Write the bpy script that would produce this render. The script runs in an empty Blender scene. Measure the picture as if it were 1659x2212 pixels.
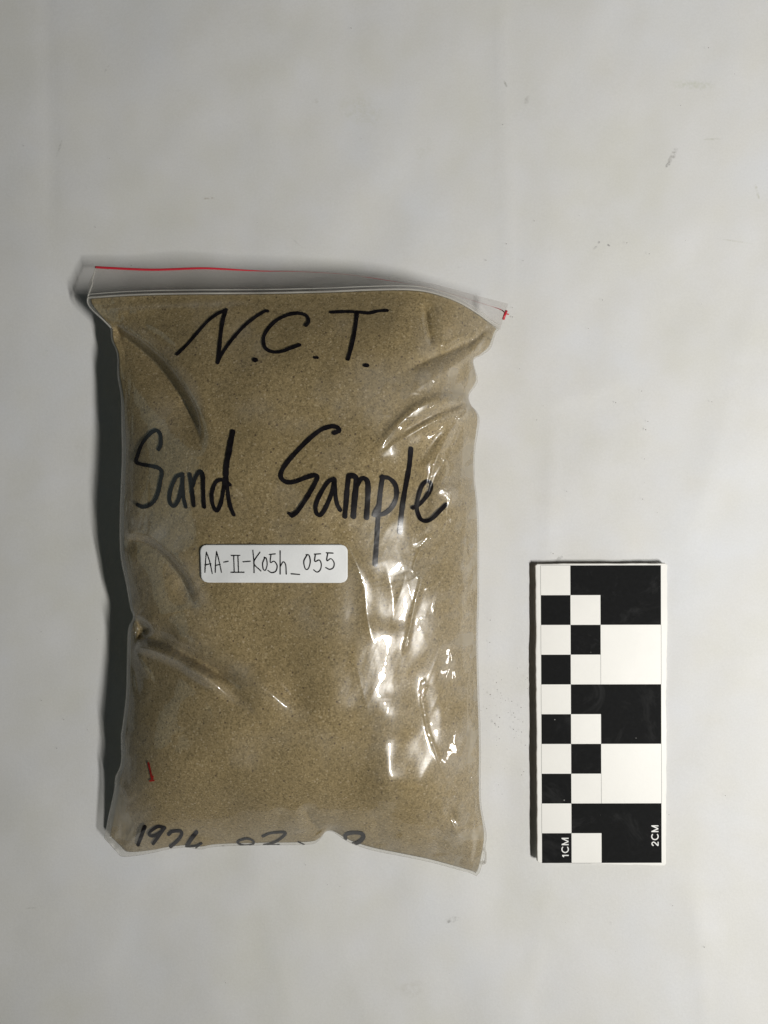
import bpy, bmesh, math, random
import numpy as np
from mathutils import Vector
from mathutils.bvhtree import BVHTree

random.seed(7)
rng = np.random.default_rng(11)
S = bpy.context.scene
CM = 0.01

# ------------------------------------------------------------------ camera
# a phone held level above the table; digitising grid of the photograph: 1659 x 2212
CAMZ, FOC, CX, CY = 26.9, 1719.0, 829.5, 1106.0          # cm, grid units
cam_d = bpy.data.cameras.new('camera')
cam_d.sensor_fit = 'VERTICAL'; cam_d.sensor_height = 36.0
cam_d.lens = 36.0 * FOC / 2212.0
cam_d.clip_start = 0.01; cam_d.clip_end = 20.0
cam = bpy.data.objects.new('camera', cam_d)
S.collection.objects.link(cam)
cam.location = (0, 0, CAMZ * CM)
S.camera = cam

# ------------------------------------------------------------------ light
W = bpy.data.worlds.new('World'); S.world = W; W.use_nodes = True
W.node_tree.nodes['Background'].inputs[0].default_value = (0.95, 0.98, 1.0, 1)
W.node_tree.nodes['Background'].inputs[1].default_value = 0.008


def lamp(name, loc, target, sx, sy, power, col, up=(0, 1, 0), spread=180):
    d = bpy.data.lights.new(name, 'AREA'); d.shape = 'RECTANGLE'
    d.size = sx; d.size_y = sy; d.energy = power; d.color = col; d.spread = math.radians(spread)
    o = bpy.data.objects.new(name, d); S.collection.objects.link(o)
    o.location = loc
    zax = (Vector(loc) - Vector(target)).normalized()
    xax = Vector(up).cross(zax).normalized(); yax = zax.cross(xax)
    from mathutils import Matrix
    o.rotation_euler = Matrix((xax, yax, zax)).transposed().to_euler()
    return o


LAMP = (0.40, -0.22, 0.60)
lamp('tube_lamp', LAMP, (0.25, 0.10, 0), 0.022, 0.22, 3.15, (1.0, 0.979, 0.935), spread=131)   # shaded desk tube, beam to the right
lamp('desk_lamp', (0.95, -0.45, 0.36), (0, 0, 0), 0.05, 0.10, 0.55, (1.0, 0.97, 0.93))
lamp('left_sheen_fill', (-1.05, 0.10, 0.55), (0, 0, 0), 0.50, 1.1, 0.55, (0.82, 1.0, 0.96))  # added unseen cool light, gives the film its sheen on the left

S.view_settings.view_transform = 'Standard'
S.view_settings.look = 'None'
S.view_settings.exposure = 0.0
S.view_settings.gamma = 1.0
S.cycles.max_bounces = 6
S.cycles.transparent_max_bounces = 16
S.cycles.caustics_reflective = False
S.cycles.caustics_refractive = False

# ------------------------------------------------------------------ helpers


def P(dx, dy, z):
    """grid point seen at height z (cm) -> world metres"""
    k = (CAMZ - z) / FOC
    return ((dx - CX) * k * CM, -(dy - CY) * k * CM, z * CM)


def PA(dx, dy, z):
    k = (CAMZ - z) / FOC
    return np.stack([(dx - CX) * k * CM, -(dy - CY) * k * CM, z * CM], -1)


def link(name, me, mat=None, parent=None):
    o = bpy.data.objects.new(name, me); S.collection.objects.link(o)
    if mat: me.materials.append(mat)
    if parent: o.parent = parent
    return o


def mesh_np(name, v, quads, smooth=True):
    me = bpy.data.meshes.new(name)
    me.vertices.add(len(v)); me.vertices.foreach_set('co', np.asarray(v, np.float32).ravel())
    q = np.asarray(quads, np.int32); n = len(q)
    me.loops.add(n * 4); me.loops.foreach_set('vertex_index', q.ravel())
    me.polygons.add(n)
    me.polygons.foreach_set('loop_start', np.arange(0, n * 4, 4, dtype=np.int32))
    me.polygons.foreach_set('loop_total', np.full(n, 4, np.int32))
    me.update(calc_edges=True); me.validate()
    if smooth: me.polygons.foreach_set('use_smooth', np.ones(len(me.polygons), bool))
    return me


def grid_quads(nu, nv, off=0, flip=False):
    i = np.arange(nu - 1)[:, None] * nv + np.arange(nv - 1)[None, :] + off
    q = np.stack([i, i + nv, i + nv + 1, i + 1], -1).reshape(-1, 4)
    return q[:, ::-1] if flip else q


def smoothcurve(pts, n, k=0):
    """Catmull-Rom through pts, resampled to n points by arc length"""
    p = np.array(pts, float)
    e = np.vstack([2 * p[0] - p[1], p, 2 * p[-1] - p[-2]])
    out = []
    for i in range(len(p) - 1):
        t = np.linspace(0, 1, 24, endpoint=False)[:, None]
        a, b, c, d = e[i], e[i + 1], e[i + 2], e[i + 3]
        out.append(0.5 * ((2 * b) + (c - a) * t + (2 * a - 5 * b + 4 * c - d) * t ** 2 + (3 * b - a - 3 * c + d) * t ** 3))
    out.append(p[-1:]); c = np.vstack(out)
    L = np.concatenate([[0], np.cumsum(np.linalg.norm(np.diff(c[:, :2], axis=0), axis=1))])
    s = np.linspace(0, L[-1], n)
    return np.stack([np.interp(s, L, c[:, j]) for j in range(c.shape[1])], -1)


def blur(a, r):
    k = np.exp(-0.5 * (np.arange(-3 * r, 3 * r + 1) / r) ** 2); k /= k.sum()
    for ax in (0, 1):
        pad = [(0, 0), (0, 0)]; pad[ax] = (3 * r, 3 * r)
        b = np.pad(a, pad, mode='edge')
        a = np.apply_along_axis(lambda m: np.convolve(m, k, 'valid'), ax, b)
    return a


def fnoise(x, y, seed, octaves=1):
    """smooth value noise, ~[-1,1]"""
    out = 0; amp = 1
    for o in range(octaves):
        r = np.random.default_rng(seed + o)
        T = r.uniform(-1, 1, (64, 64))
        xf, yf = np.floor(x).astype(int), np.floor(y).astype(int)
        tx, ty = x - xf, y - yf
        tx = tx * tx * tx * (tx * (tx * 6 - 15) + 10); ty = ty * ty * ty * (ty * (ty * 6 - 15) + 10)
        g = lambda i, j: T[(xf + i) % 64, (yf + j) % 64]
        out = out + amp * ((g(0, 0) * (1 - tx) + g(1, 0) * tx) * (1 - ty) + (g(0, 1) * (1 - tx) + g(1, 1) * tx) * ty)
        x, y, amp = x * 2.03, y * 2.03, amp * 0.5
    return out


# ---- node helpers
def newmat(name):
    m = bpy.data.materials.new(name); m.use_nodes = True
    nt = m.node_tree; nt.nodes.clear()
    out = nt.nodes.new('ShaderNodeOutputMaterial')
    return m, nt, out


def N(nt, kind, **kw):
    n = nt.nodes.new('ShaderNode' + kind)
    for k, v in kw.items():
        if k.startswith('i_'):
            n.inputs[k[2:].replace('_', ' ')].default_value = v
        else:
            setattr(n, k, v)
    return n


def ramp(nt, src, stops):
    r = nt.nodes.new('ShaderNodeValToRGB')
    el = r.color_ramp.elements
    while len(el) < len(stops): el.new(0.5)
    for e, (p, c) in zip(el, stops):
        e.position = p; e.color = (*c, 1) if len(c) == 3 else c
    nt.links.new(src, r.inputs[0])
    return r.outputs[0]


def math_n(nt, op, a, b=None, clamp=False):
    n = nt.nodes.new('ShaderNodeMath'); n.operation = op; n.use_clamp = clamp
    for i, s in enumerate((a, b)):
        if s is None: continue
        if isinstance(s, (int, float)): n.inputs[i].default_value = s
        else: nt.links.new(s, n.inputs[i])
    return n.outputs[0]


def noise(nt, vec, scale, detail=2, rough=0.5, dist=0.0):
    n = nt.nodes.new('ShaderNodeTexNoise')
    n.inputs['Scale'].default_value = scale; n.inputs['Detail'].default_value = detail
    n.inputs['Roughness'].default_value = rough; n.inputs['Distortion'].default_value = dist
    nt.links.new(vec, n.inputs['Vector'])
    return n.outputs['Fac']


def mixc(nt, fac, a, b, mode='MIX'):
    n = nt.nodes.new('ShaderNodeMix'); n.data_type = 'RGBA'; n.blend_type = mode
    for s, k in ((fac, 0), (a, 6), (b, 7)):
        if isinstance(s, (int, float)): n.inputs[k].default_value = s
        elif isinstance(s, tuple): n.inputs[k].default_value = (*s, 1)
        else: nt.links.new(s, n.inputs[k])
    return n.outputs[2]


def bump(nt, h, strength, dist, normal=None):
    b = nt.nodes.new('ShaderNodeBump')
    b.inputs['Strength'].default_value = strength; b.inputs['Distance'].default_value = dist
    nt.links.new(h, b.inputs['Height'])
    if normal is not None: nt.links.new(normal, b.inputs['Normal'])
    return b.outputs[0]


def objco(nt):
    return nt.nodes.new('ShaderNodeNewGeometry').outputs['Position']


# ------------------------------------------------------------------ materials
def mat_paper():
    m, nt, out = newmat('white_paper')
    co = objco(nt)
    big = noise(nt, co, 14, 4, 0.6)
    col = ramp(nt, big, [(0.30, (0.665, 0.66, 0.60)), (0.50, (0.72, 0.715, 0.70)), (0.70, (0.715, 0.735, 0.765))])
    mid = noise(nt, co, 55, 3, 0.6)
    col = mixc(nt, 0.35, col, ramp(nt, mid, [(0.3, (0.68, 0.67, 0.61)), (0.7, (0.73, 0.74, 0.77))]))
    fine = noise(nt, co, 1500, 3, 0.7)
    col = mixc(nt, 0.22, col, ramp(nt, fine, [(0.3, (0.60, 0.60, 0.59)), (0.7, (0.80, 0.80, 0.79))]))
    # smudges and grey rub marks: centre (grid), half length, half width, angle, colour, strength
    st = [((1455, 335), 26, 7, 62, (0.36, 0.35, 0.33), 0.75), ((1446, 352), 9, 4, 50, (0.25, 0.25, 0.24), 0.8),
          ((1296, 520), 5, 3, 50, (0.25, 0.25, 0.25), 1.0), ((1316, 527), 5, 2.6, -30, (0.22, 0.22, 0.22), 1.0),
          ((1287, 533), 6, 3, 40, (0.34, 0.34, 0.33), 0.9), ((1092, 180), 9, 3, -65, (0.40, 0.40, 0.37), 0.8),
          ((1138, 215), 14, 7, 75, (0.45, 0.44, 0.41), 0.5), ((448, 425), 13, 2.6, 5, (0.42, 0.38, 0.32), 0.8),
          ((1500, 178), 60, 12, -3, (0.54, 0.56, 0.46), 0.5), ((1545, 296), 28, 3, 3, (0.50, 0.51, 0.44), 0.5),
          ((980, 1858 + 132), 22, 7, 8, (0.40, 0.40, 0.38), 0.55), ((970, 1995), 8, 3, 30, (0.33, 0.33, 0.32), 0.7),
          ((682, 215), 9, 6, 20, (0.50, 0.49, 0.44), 0.5), ((1640, 412), 18, 4, -75, (0.47, 0.47, 0.38), 0.7),
          ((66, 2212 - 248), 14, 2, 2, (0.46, 0.45, 0.42), 0.6), ((124, 318), 22, 3, 70, (0.44, 0.44, 0.42), 0.55),
          ((1590, 518), 45, 2.4, -9, (0.54, 0.54, 0.48), 0.55), ((640, 522), 22, 2, -40, (0.56, 0.56, 0.55), 0.6),
          ((890, 2140), 40, 22, 10, (0.58, 0.57, 0.52), 0.35), ((1320, 2002), 8, 4, 60, (0.5, 0.5, 0.48), 0.6),
          ((1210, 1206), 9, 5, 20, (0.36, 0.36, 0.35), 0.75), ((780, 235), 60, 36, -20, (0.60, 0.60, 0.52), 0.4),
          ((915, 320), 30, 20, 60, (0.60, 0.60, 0.54), 0.35), ((228, 142), 12, 3, 55, (0.48, 0.48, 0.46), 0.5)]
    warp = noise(nt, co, 420, 3, 0.7)
    gate = ramp(nt, noise(nt, co, 800, 2, 0.6), [(0.36, (0, 0, 0)), (0.62, (1, 1, 1))])
    for (c, a, b, ang, sc, k) in st:
        p = P(c[0], c[1], 0); u = 1.0 / 6390.0
        mp = nt.nodes.new('ShaderNodeMapping'); mp.vector_type = 'TEXTURE'
        mp.inputs['Location'].default_value = p
        mp.inputs['Rotation'].default_value = (0, 0, math.radians(ang))
        mp.inputs['Scale'].default_value = (a * u, b * u, 1)
        nt.links.new(co, mp.inputs[0])
        sx = nt.nodes.new('ShaderNodeSeparateXYZ'); nt.links.new(mp.outputs[0], sx.inputs[0])
        d = math_n(nt, 'ADD', math_n(nt, 'POWER', math_n(nt, 'ABSOLUTE', sx.outputs[0]), 2.0), math_n(nt, 'POWER', math_n(nt, 'ABSOLUTE', sx.outputs[1]), 2.0))
        d = math_n(nt, 'ADD', d, math_n(nt, 'MULTIPLY', math_n(nt, 'SUBTRACT', warp, 0.5), 2.2))
        f = ramp(nt, d, [(0.0, (k, k, k)), (0.95, (0, 0, 0))])
        f = math_n(nt, 'MULTIPLY', f, gate)
        col = mixc(nt, f, col, sc)
    bs = N(nt, 'BsdfPrincipled'); bs.inputs['Roughness'].default_value = 0.62
    bs.inputs['Specular IOR Level'].default_value = 0.35
    nt.links.new(col, bs.inputs['Base Color'])
    n1 = bump(nt, noise(nt, co, 900, 4, 0.65), 0.22, 0.0002)
    nt.links.new(n1, bs.inputs['Normal'])
    nt.links.new(bs.outputs[0], out.inputs[0])
    return m


def mat_sand():
    m, nt, out = newmat('fine_brown_sand')
    co = objco(nt)
    v = N(nt, 'TexVoronoi', i_Scale=2900.0); nt.links.new(co, v.inputs['Vector'])
    g = nt.nodes.new('ShaderNodeSeparateColor'); nt.links.new(v.outputs['Color'], g.inputs[0])
    v2 = N(nt, 'TexVoronoi', i_Scale=1700.0); nt.links.new(co, v2.inputs['Vector'])
    g2 = nt.nodes.new('ShaderNodeSeparateColor'); nt.links.new(v2.outputs['Color'], g2.inputs[0])
    c1 = ramp(nt, g.outputs[0], [(0.0, (0.135, 0.099, 0.045)), (0.22, (0.279, 0.216, 0.105)), (0.68, (0.376, 0.294, 0.150)), (0.93, (0.461, 0.363, 0.197)), (1.0, (0.668, 0.570, 0.376))])
    c2 = ramp(nt, g2.outputs[1], [(0.0, (0.159, 0.121, 0.058)), (0.30, (0.309, 0.238, 0.121)), (0.85, (0.376, 0.294, 0.155)), (1.0, (0.446, 0.346, 0.188))])
    col = mixc(nt, 0.5, c1, c2)
    v3 = N(nt, 'TexVoronoi', i_Scale=1300.0); nt.links.new(co, v3.inputs['Vector'])
    g3 = nt.nodes.new('ShaderNodeSeparateColor'); nt.links.new(v3.outputs['Color'], g3.inputs[0])
    near = math_n(nt, 'LESS_THAN', v3.outputs['Distance'], 0.42)
    col = mixc(nt, math_n(nt, 'MULTIPLY', near, math_n(nt, 'GREATER_THAN', g3.outputs[0], 0.965)), col, (0.50, 0.41, 0.27))
    col = mixc(nt, math_n(nt, 'MULTIPLY', near, math_n(nt, 'LESS_THAN', g3.outputs[0], 0.02)), col, (0.14, 0.10, 0.058))
    patch = noise(nt, co, 24, 5, 0.62)
    col = mixc(nt, 0.55, col, mixc(nt, 1.0, col, ramp(nt, patch, [(0.32, (0.66, 0.64, 0.56)), (0.68, (1.08, 1.05, 1.00))]), 'MULTIPLY'))
    bs = N(nt, 'BsdfPrincipled'); bs.inputs['Roughness'].default_value = 0.85
    bs.inputs['Specular IOR Level'].default_value = 0.25
    nt.links.new(col, bs.inputs['Base Color'])
    b1 = bump(nt, v.outputs['Distance'], 0.40, 0.00010)
    b2 = bump(nt, noise(nt, co, 260, 3, 0.6), 0.20, 0.0002, b1)
    nt.links.new(b2, bs.inputs['Normal'])
    nt.links.new(bs.outputs[0], out.inputs[0])
    return m


def film_normal(nt, co):
    """fine crinkle of thin plastic film"""
    a = noise(nt, co, 170, 3, 0.55, 0.6)
    b = noise(nt, co, 700, 2, 0.5)
    n = bump(nt, a, 0.20, 0.00013)
    return bump(nt, b, 0.05, 0.00006, n)


def thin_fresnel(nt, nrm):
    """1 - |cos| at a thin sheet, the same from both sides (Schlick's term)"""
    g = nt.nodes.new('ShaderNodeNewGeometry')
    d = nt.nodes.new('ShaderNodeVectorMath'); d.operation = 'DOT_PRODUCT'
    nt.links.new(nrm, d.inputs[0]); nt.links.new(g.outputs['Incoming'], d.inputs[1])
    return math_n(nt, 'SUBTRACT', 1.0, math_n(nt, 'ABSOLUTE', d.outputs['Value']), True)


def mat_film(name='clear_plastic_film', milk=0.02, tint=(0.985, 0.98, 0.965), ior=1.6, haze=0.46, loose=0.0):
    m, nt, out = newmat(name)
    co = objco(nt)
    nrm = film_normal(nt, co)
    tr = N(nt, 'BsdfTransparent'); tr.inputs[0].default_value = (*tint, 1)
    df = N(nt, 'BsdfDiffuse'); df.inputs[0].default_value = (0.86, 0.845, 0.79, 1)  # warm tint paints light bounced off the sand into the clear film
    tl = N(nt, 'BsdfTranslucent'); tl.inputs[0].default_value = (0.86, 0.845, 0.79, 1)
    md = N(nt, 'MixShader'); md.inputs[0].default_value = 0.35
    nt.links.new(df.outputs[0], md.inputs[1]); nt.links.new(tl.outputs[0], md.inputs[2])
    mk = noise(nt, co, 60, 3, 0.6)
    mf = math_n(nt, 'MULTIPLY', mk, milk * 2)
    if loose:
        an = N(nt, 'Attribute', attribute_name='loose')
        mf = math_n(nt, 'ADD', mf, math_n(nt, 'MULTIPLY', an.outputs['Fac'], loose))
    # a longer path through the film at grazing angles scatters more
    schl = thin_fresnel(nt, nrm)
    mf = math_n(nt, 'ADD', mf, math_n(nt, 'MULTIPLY', math_n(nt, 'POWER', schl, 2.5), math_n(nt, 'MULTIPLY', noise(nt, co, 110, 3, 0.6), 0.5)), True)
    m1 = N(nt, 'MixShader'); nt.links.new(mf, m1.inputs[0])
    nt.links.new(tr.outputs[0], m1.inputs[1]); nt.links.new(md.outputs[0], m1.inputs[2])
    g1 = N(nt, 'BsdfGlossy', i_Roughness=0.022); nt.links.new(nrm, g1.inputs['Normal'])
    g2 = N(nt, 'BsdfGlossy', i_Roughness=0.27); nt.links.new(nrm, g2.inputs['Normal'])
    mg = N(nt, 'MixShader'); mg.inputs[0].default_value = haze
    nt.links.new(g1.outputs[0], mg.inputs[1]); nt.links.new(g2.outputs[0], mg.inputs[2])
    f0 = ((ior - 1) / (ior + 1)) ** 2
    fr = math_n(nt, 'ADD', math_n(nt, 'MULTIPLY', math_n(nt, 'POWER', schl, 5.0), 0.5 * (1 - f0)), f0 * 1.5, True)
    m2 = N(nt, 'MixShader'); nt.links.new(fr, m2.inputs[0])
    nt.links.new(m1.outputs[0], m2.inputs[1]); nt.links.new(mg.outputs[0], m2.inputs[2])
    nt.links.new(m2.outputs[0], out.inputs[0])
    return m


def mat_ink(name, col, streak=0.5, rough=0.22):
    m, nt, out = newmat(name)
    co = objco(nt)
    bs = N(nt, 'BsdfPrincipled'); bs.inputs['Roughness'].default_value = rough
    bs.inputs['Specular IOR Level'].default_value = 0.5
    n1 = noise(nt, co, 420, 3, 0.65)
    c = ramp(nt, n1, [(0.35, col), (0.8, tuple(min(1, x * 2.2 + 0.012 * streak) for x in col))])
    nt.links.new(c, bs.inputs['Base Color'])
    nt.links.new(film_normal(nt, co), bs.inputs['Normal'])
    nt.links.new(bs.outputs[0], out.inputs[0])
    return m


def mat_simple(name, col, rough=0.5, spec=0.4, var=0.06, vscale=300, bmp=0.0, bscale=1500):
    m, nt, out = newmat(name)
    co = objco(nt)
    bs = N(nt, 'BsdfPrincipled'); bs.inputs['Roughness'].default_value = rough
    bs.inputs['Specular IOR Level'].default_value = spec
    n1 = noise(nt, co, vscale, 4, 0.65)
    c = ramp(nt, n1, [(0.3, tuple(x * (1 - var) for x in col)), (0.7, tuple(min(1, x * (1 + var)) for x in col))])
    nt.links.new(c, bs.inputs['Base Color'])
    if bmp: nt.links.new(bump(nt, noise(nt, co, bscale, 3, 0.6), bmp, 0.0002), bs.inputs['Normal'])
    nt.links.new(bs.outputs[0], out.inputs[0])
    return m


def mat_redline():
    m, nt, out = newmat('red_zip_line')
    bs = N(nt, 'BsdfPrincipled'); bs.inputs['Roughness'].default_value = 0.35
    bs.inputs['Base Color'].default_value = (0.62, 0.030, 0.05, 1)
    nt.links.new(bs.outputs[0], out.inputs[0])
    return m


M_PAPER = mat_paper(); M_SAND = mat_sand()
M_FILM = mat_film(loose=0.27)
M_FLAP = mat_film('zip_flap_film', milk=0.07, tint=(0.985, 0.975, 0.97), ior=1.5, haze=0.5)
M_TRACK = mat_film('zip_track_plastic', milk=0.42, tint=(0.95, 0.94, 0.93), ior=1.5, haze=0.5)
M_INK = mat_ink('black_marker_ink', (0.006, 0.005, 0.006))
M_INKG = mat_ink('thin_grey_marker_ink', (0.035, 0.036, 0.034))
M_INKR = mat_ink('red_marker_ink', (0.22, 0.016, 0.012), 0.2)
M_PEN = mat_simple('black_pen_ink', (0.008, 0.008, 0.009), 0.5, 0.3, 0.2)
M_LABEL = mat_simple('matte_label_paper', (0.87, 0.88, 0.88), 0.55, 0.35, 0.02, 400, 0.15)
M_RED = mat_redline()
M_CARD = mat_simple('white_card', (0.86, 0.85, 0.81), 0.42, 0.45, 0.02, 90, 0.10)
M_BLACK = mat_simple('black_card_print', (0.0068, 0.0072, 0.0076), 0.70, 0.10, 0.22, 700, 0.12)
def dusty(m):
    nt = m.node_tree; bs = [n for n in nt.nodes if n.type == 'BSDF_PRINCIPLED'][0]
    src = bs.inputs['Base Color'].links[0].from_socket
    v = N(nt, 'TexVoronoi', i_Scale=330.0); nt.links.new(objco(nt), v.inputs['Vector'])
    g = nt.nodes.new('ShaderNodeSeparateColor'); nt.links.new(v.outputs['Color'], g.inputs[0])
    k = math_n(nt, 'MULTIPLY', math_n(nt, 'LESS_THAN', v.outputs['Distance'], 0.085), math_n(nt, 'GREATER_THAN', g.outputs[0], 0.93))
    scr = ramp(nt, noise(nt, objco(nt), 60, 5, 0.7, 1.5), [(0.55, (0, 0, 0)), (0.78, (0.018, 0.018, 0.018))])
    nt.links.new(mixc(nt, k, mixc(nt, 1.0, src, scr, 'ADD'), (0.22, 0.22, 0.21)), bs.inputs['Base Color'])


dusty(M_BLACK)
M_LINE = mat_simple('grey_hairline_print', (0.10, 0.10, 0.10), 0.5)
M_WHITE = mat_simple('white_lettering', (0.86, 0.86, 0.84), 0.5)
M_EDGE = mat_simple('card_core', (0.16, 0.135, 0.09), 0.8, 0.2, 0.15, 500, 0.2)
M_GRAIN = mat_simple('dark_sand_grain', (0.085, 0.07, 0.05), 0.7, 0.3, 0.4, 900)
M_SMEAR = mat_simple('graphite_smear', (0.09, 0.09, 0.088), 0.6)

# ------------------------------------------------------------------ setting: the paper sheet
nx, ny = 280, 360
gx = np.linspace(-0.30, 0.30, nx); gy = np.linspace(-0.36, 0.36, ny)
X, Y = np.meshgrid(gx, gy, indexing='ij')
GX, GY = X / CM * 63.9 + CX, CY - Y / CM * 63.9            # in grid units
Z = 0.00062 * fnoise(X / 0.055 + 9, Y / 0.09 + 4, 3, 3) + 0.00022 * fnoise(X / 0.02 + 30, Y / 0.025 + 17, 8, 2)


def softstep(t): return 0.5 * (1 + np.tanh(t))


def line_fold(Z, x0, y0, x1, y1, w, h, fade=160):
    d = np.array([x1 - x0, y1 - y0], float); L = np.linalg.norm(d); d /= L
    s = (GX - x0) * d[0] + (GY - y0) * d[1]; n = -(GX - x0) * d[1] + (GY - y0) * d[0]
    k = softstep((s + 20) / fade * 2) * softstep((L + 20 - s) / fade * 2)
    return Z + h * k * np.exp(-np.abs(n) / w)


for a in ((95, -40, 108, 430, 14, -0.0005), (1080, -60, 1098, 620, 16, 0.00045), (1190, 980, 1186, 1230, 12, 0.0006),
          (1190, 870, 1330, 830, 20, 0.00035), (1060, 1880, 1066, 1300, 9, 0.0003), (1530, 2250, 1500, 1900, 16, 0.0004),
          (640, 2260, 560, 1900, 30, 0.00035), (1180, 1960, 1120, 2240, 18, 0.0003), (1290, 1500, 1560, 2100, 40, 0.0004),
          (820, 2300, 720, 2000, 24, 0.0003), (1500, 1150, 1640, 640, 30, 0.0003)):
    Z = line_fold(Z, *a[:5], a[5] * 0.75)
Z = Z - Z.max() - 0.00002
me = mesh_np('paper_sheet', np.stack([X, Y, Z], -1).reshape(-1, 3), grid_quads(nx, ny))
paper = link('paper_sheet', me, M_PAPER)
paper['kind'] = 'structure'; paper['label'] = 'white creased paper sheet covering the table'

# ------------------------------------------------------------------ the bag: outline traced at its own height
# (grid x, grid y, height in cm)
LEFT = [(190, 644, 1.15), (192, 655, 1.15), (200, 668, 1.15), (222, 690, 1.15), (238, 708, 1.15), (241, 735, 1.25), (253, 765, 1.4), (254, 811, 1.55),
        (261, 860, 1.7), (262, 925, 1.7), (263, 984, 1.7), (259, 1089, 1.75), (258, 1155, 1.75), (261, 1208, 1.75), (272, 1261, 1.8),
        (281, 1312, 1.8), (287, 1334, 1.7), (276, 1362, 1.3), (274, 1426, 1.3), (272, 1500, 1.4), (265, 1561, 1.4), (261, 1592, 1.4),
        (261, 1646, 1.3), (249, 1680, 1.1), (246, 1710, 0.95), (236, 1755, 0.75), (225, 1811, 0.5)]
BOT = [(225, 1811, 0.5), (250, 1838, 0.35), (267, 1851, 0.3), (323, 1844, 0.35), (359, 1836, 0.42), (401, 1831, 0.5), (434, 1835, 0.5), (469, 1829, 0.5), (573, 1826, 0.5), (663, 1825, 0.5),
       (688, 1817, 0.55), (703, 1798, 0.7), (718, 1797, 0.7), (742, 1813, 0.6), (765, 1825, 0.5), (807, 1838, 0.5), (867, 1850, 0.45), (926, 1862, 0.4),
       (986, 1878, 0.35), (1015, 1886, 0.3), (1029, 1893, 0.25)]
BOT = [(a, b, c + 0.22 * math.sin(math.pi * min(max((a - 225) / 804, 0), 1)) ** 0.7) for a, b, c in BOT]
RIGHT = [(1078, 712, 1.5), (1071, 721, 1.5), (1060, 752, 1.45), (1042, 767, 1.45), (1023, 780, 1.45), (1032, 823, 1.5), (1014, 853, 1.6), (1017, 874, 1.6),
         (1030, 889, 1.5), (1036, 910, 1.45), (1027, 972, 1.4), (1026, 1031, 1.35), (1034, 1121, 1.3), (1035, 1290, 1.25), (1033, 1360, 1.2),
         (1034, 1459, 1.2), (1038, 1571, 1.15), (1039, 1621, 1.1), (1039, 1725, 1.0), (1045, 1769, 0.9), (1051, 1805, 0.8), (1047, 1840, 0.65), (1038, 1880, 0.4), (1029, 1893, 0.25)]
TOP = [(190, 644, 1.15), (280, 638, 1.55), (400, 635, 2.0), (560, 634, 2.25), (700, 631, 2.35), (800, 627, 2.35), (880, 626, 2.3), (930, 632, 2.2), (985, 650, 2.05), (1030, 676, 1.8), (1060, 698, 1.6), (1078, 712, 1.5)]

TOP = [(a, b, c - 0.45 * math.sin(math.pi * (a - 190) / 888)) for a, b, c in TOP]
NU, NV = 440, 680
cT, cB = smoothcurve(TOP, NU), smoothcurve(BOT, NU)
cL, cR = smoothcurve(LEFT, NV), smoothcurve(RIGHT, NV)
u = np.linspace(0, 1, NU)[:, None, None]; v = np.linspace(0, 1, NV)[None, :, None]


def calm(c, r):
    """outline without its small wiggles, ends kept"""
    lin = np.linspace(c[0], c[-1], len(c)); d = c - lin
    k = np.exp(-0.5 * (np.arange(-3 * r, 3 * r + 1) / r) ** 2); k /= k.sum()
    e = np.vstack([-d[1:3 * r + 1][::-1], d, -d[-3 * r - 1:-1][::-1]])
    return lin + np.stack([np.convolve(e[:, j], k, 'valid') for j in range(3)], -1)


sT, sB, sL, sR = calm(cT, 14), calm(cB, 26), calm(cL, 30), calm(cR, 30)
C = ((1 - v) * sT[:, None] + v * sB[:, None] + (1 - u) * sL[None] + u * sR[None]
     - ((1 - u) * (1 - v) * cT[0] + u * (1 - v) * cT[-1] + (1 - u) * v * cB[0] + u * v * cB[-1]))
fade = lambda t, w: np.clip(1 - t / w, 0, 1) ** 2
C = C + (cT - sT)[:, None] * fade(v, 0.05) + (cB - sB)[:, None] * fade(1 - v, 0.045) + (cL - sL)[None] * fade(u, 0.07) + (cR - sR)[None] * fade(1 - u, 0.07)
DX, DY, ZC = C[..., 0], C[..., 1], C[..., 2]
U, V = np.broadcast_to(u[..., 0], (NU, NV)), np.broadcast_to(v[..., 0], (NU, NV))


def outline_dist():
    b = np.vstack([cL, cB, cR[::-1], cT[::-1]])[::5, :2]
    return b


CREST = 0.50
sx = np.where(U < CREST, (U - CREST) / CREST, (U - CREST) / (1 - CREST))
sp = np.clip(sx, 0, 1)
f = np.where(sx < 0, (1 - np.abs(sx) ** 2.1) ** 0.66, (1 - 0.70 * sp ** 1.7) * np.sqrt(1 - sp ** 14))   # the crown leans to the right flank
tv = np.clip(V, 0, 1)
gtop = 1 - (1 - np.clip(tv / (0.42 - 0.17 * np.clip((U - 0.55) / 0.3, 0, 1)), 0, 1)) ** 1.9
gbot = 1 - np.clip((tv - 0.74) / 0.26, 0, 1) ** 2.5
H = 3.75 - 0.35 * (tv - 0.5) ** 2 + 0.1 * np.sin(tv * 5)
ZF = ZC + (H - ZC) * f * np.minimum(gtop, gbot) * (0.5 + 0.5 * np.maximum(gtop, gbot))

# broad unevenness of the filling
inner = np.clip(np.minimum.reduce([U, 1 - U, V, 1 - V]) / 0.08, 0, 1) ** 1.0
ZF = ZF + inner * (0.10 * fnoise(DX / 170 + 3, DY / 190 + 5, 21, 2))


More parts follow.
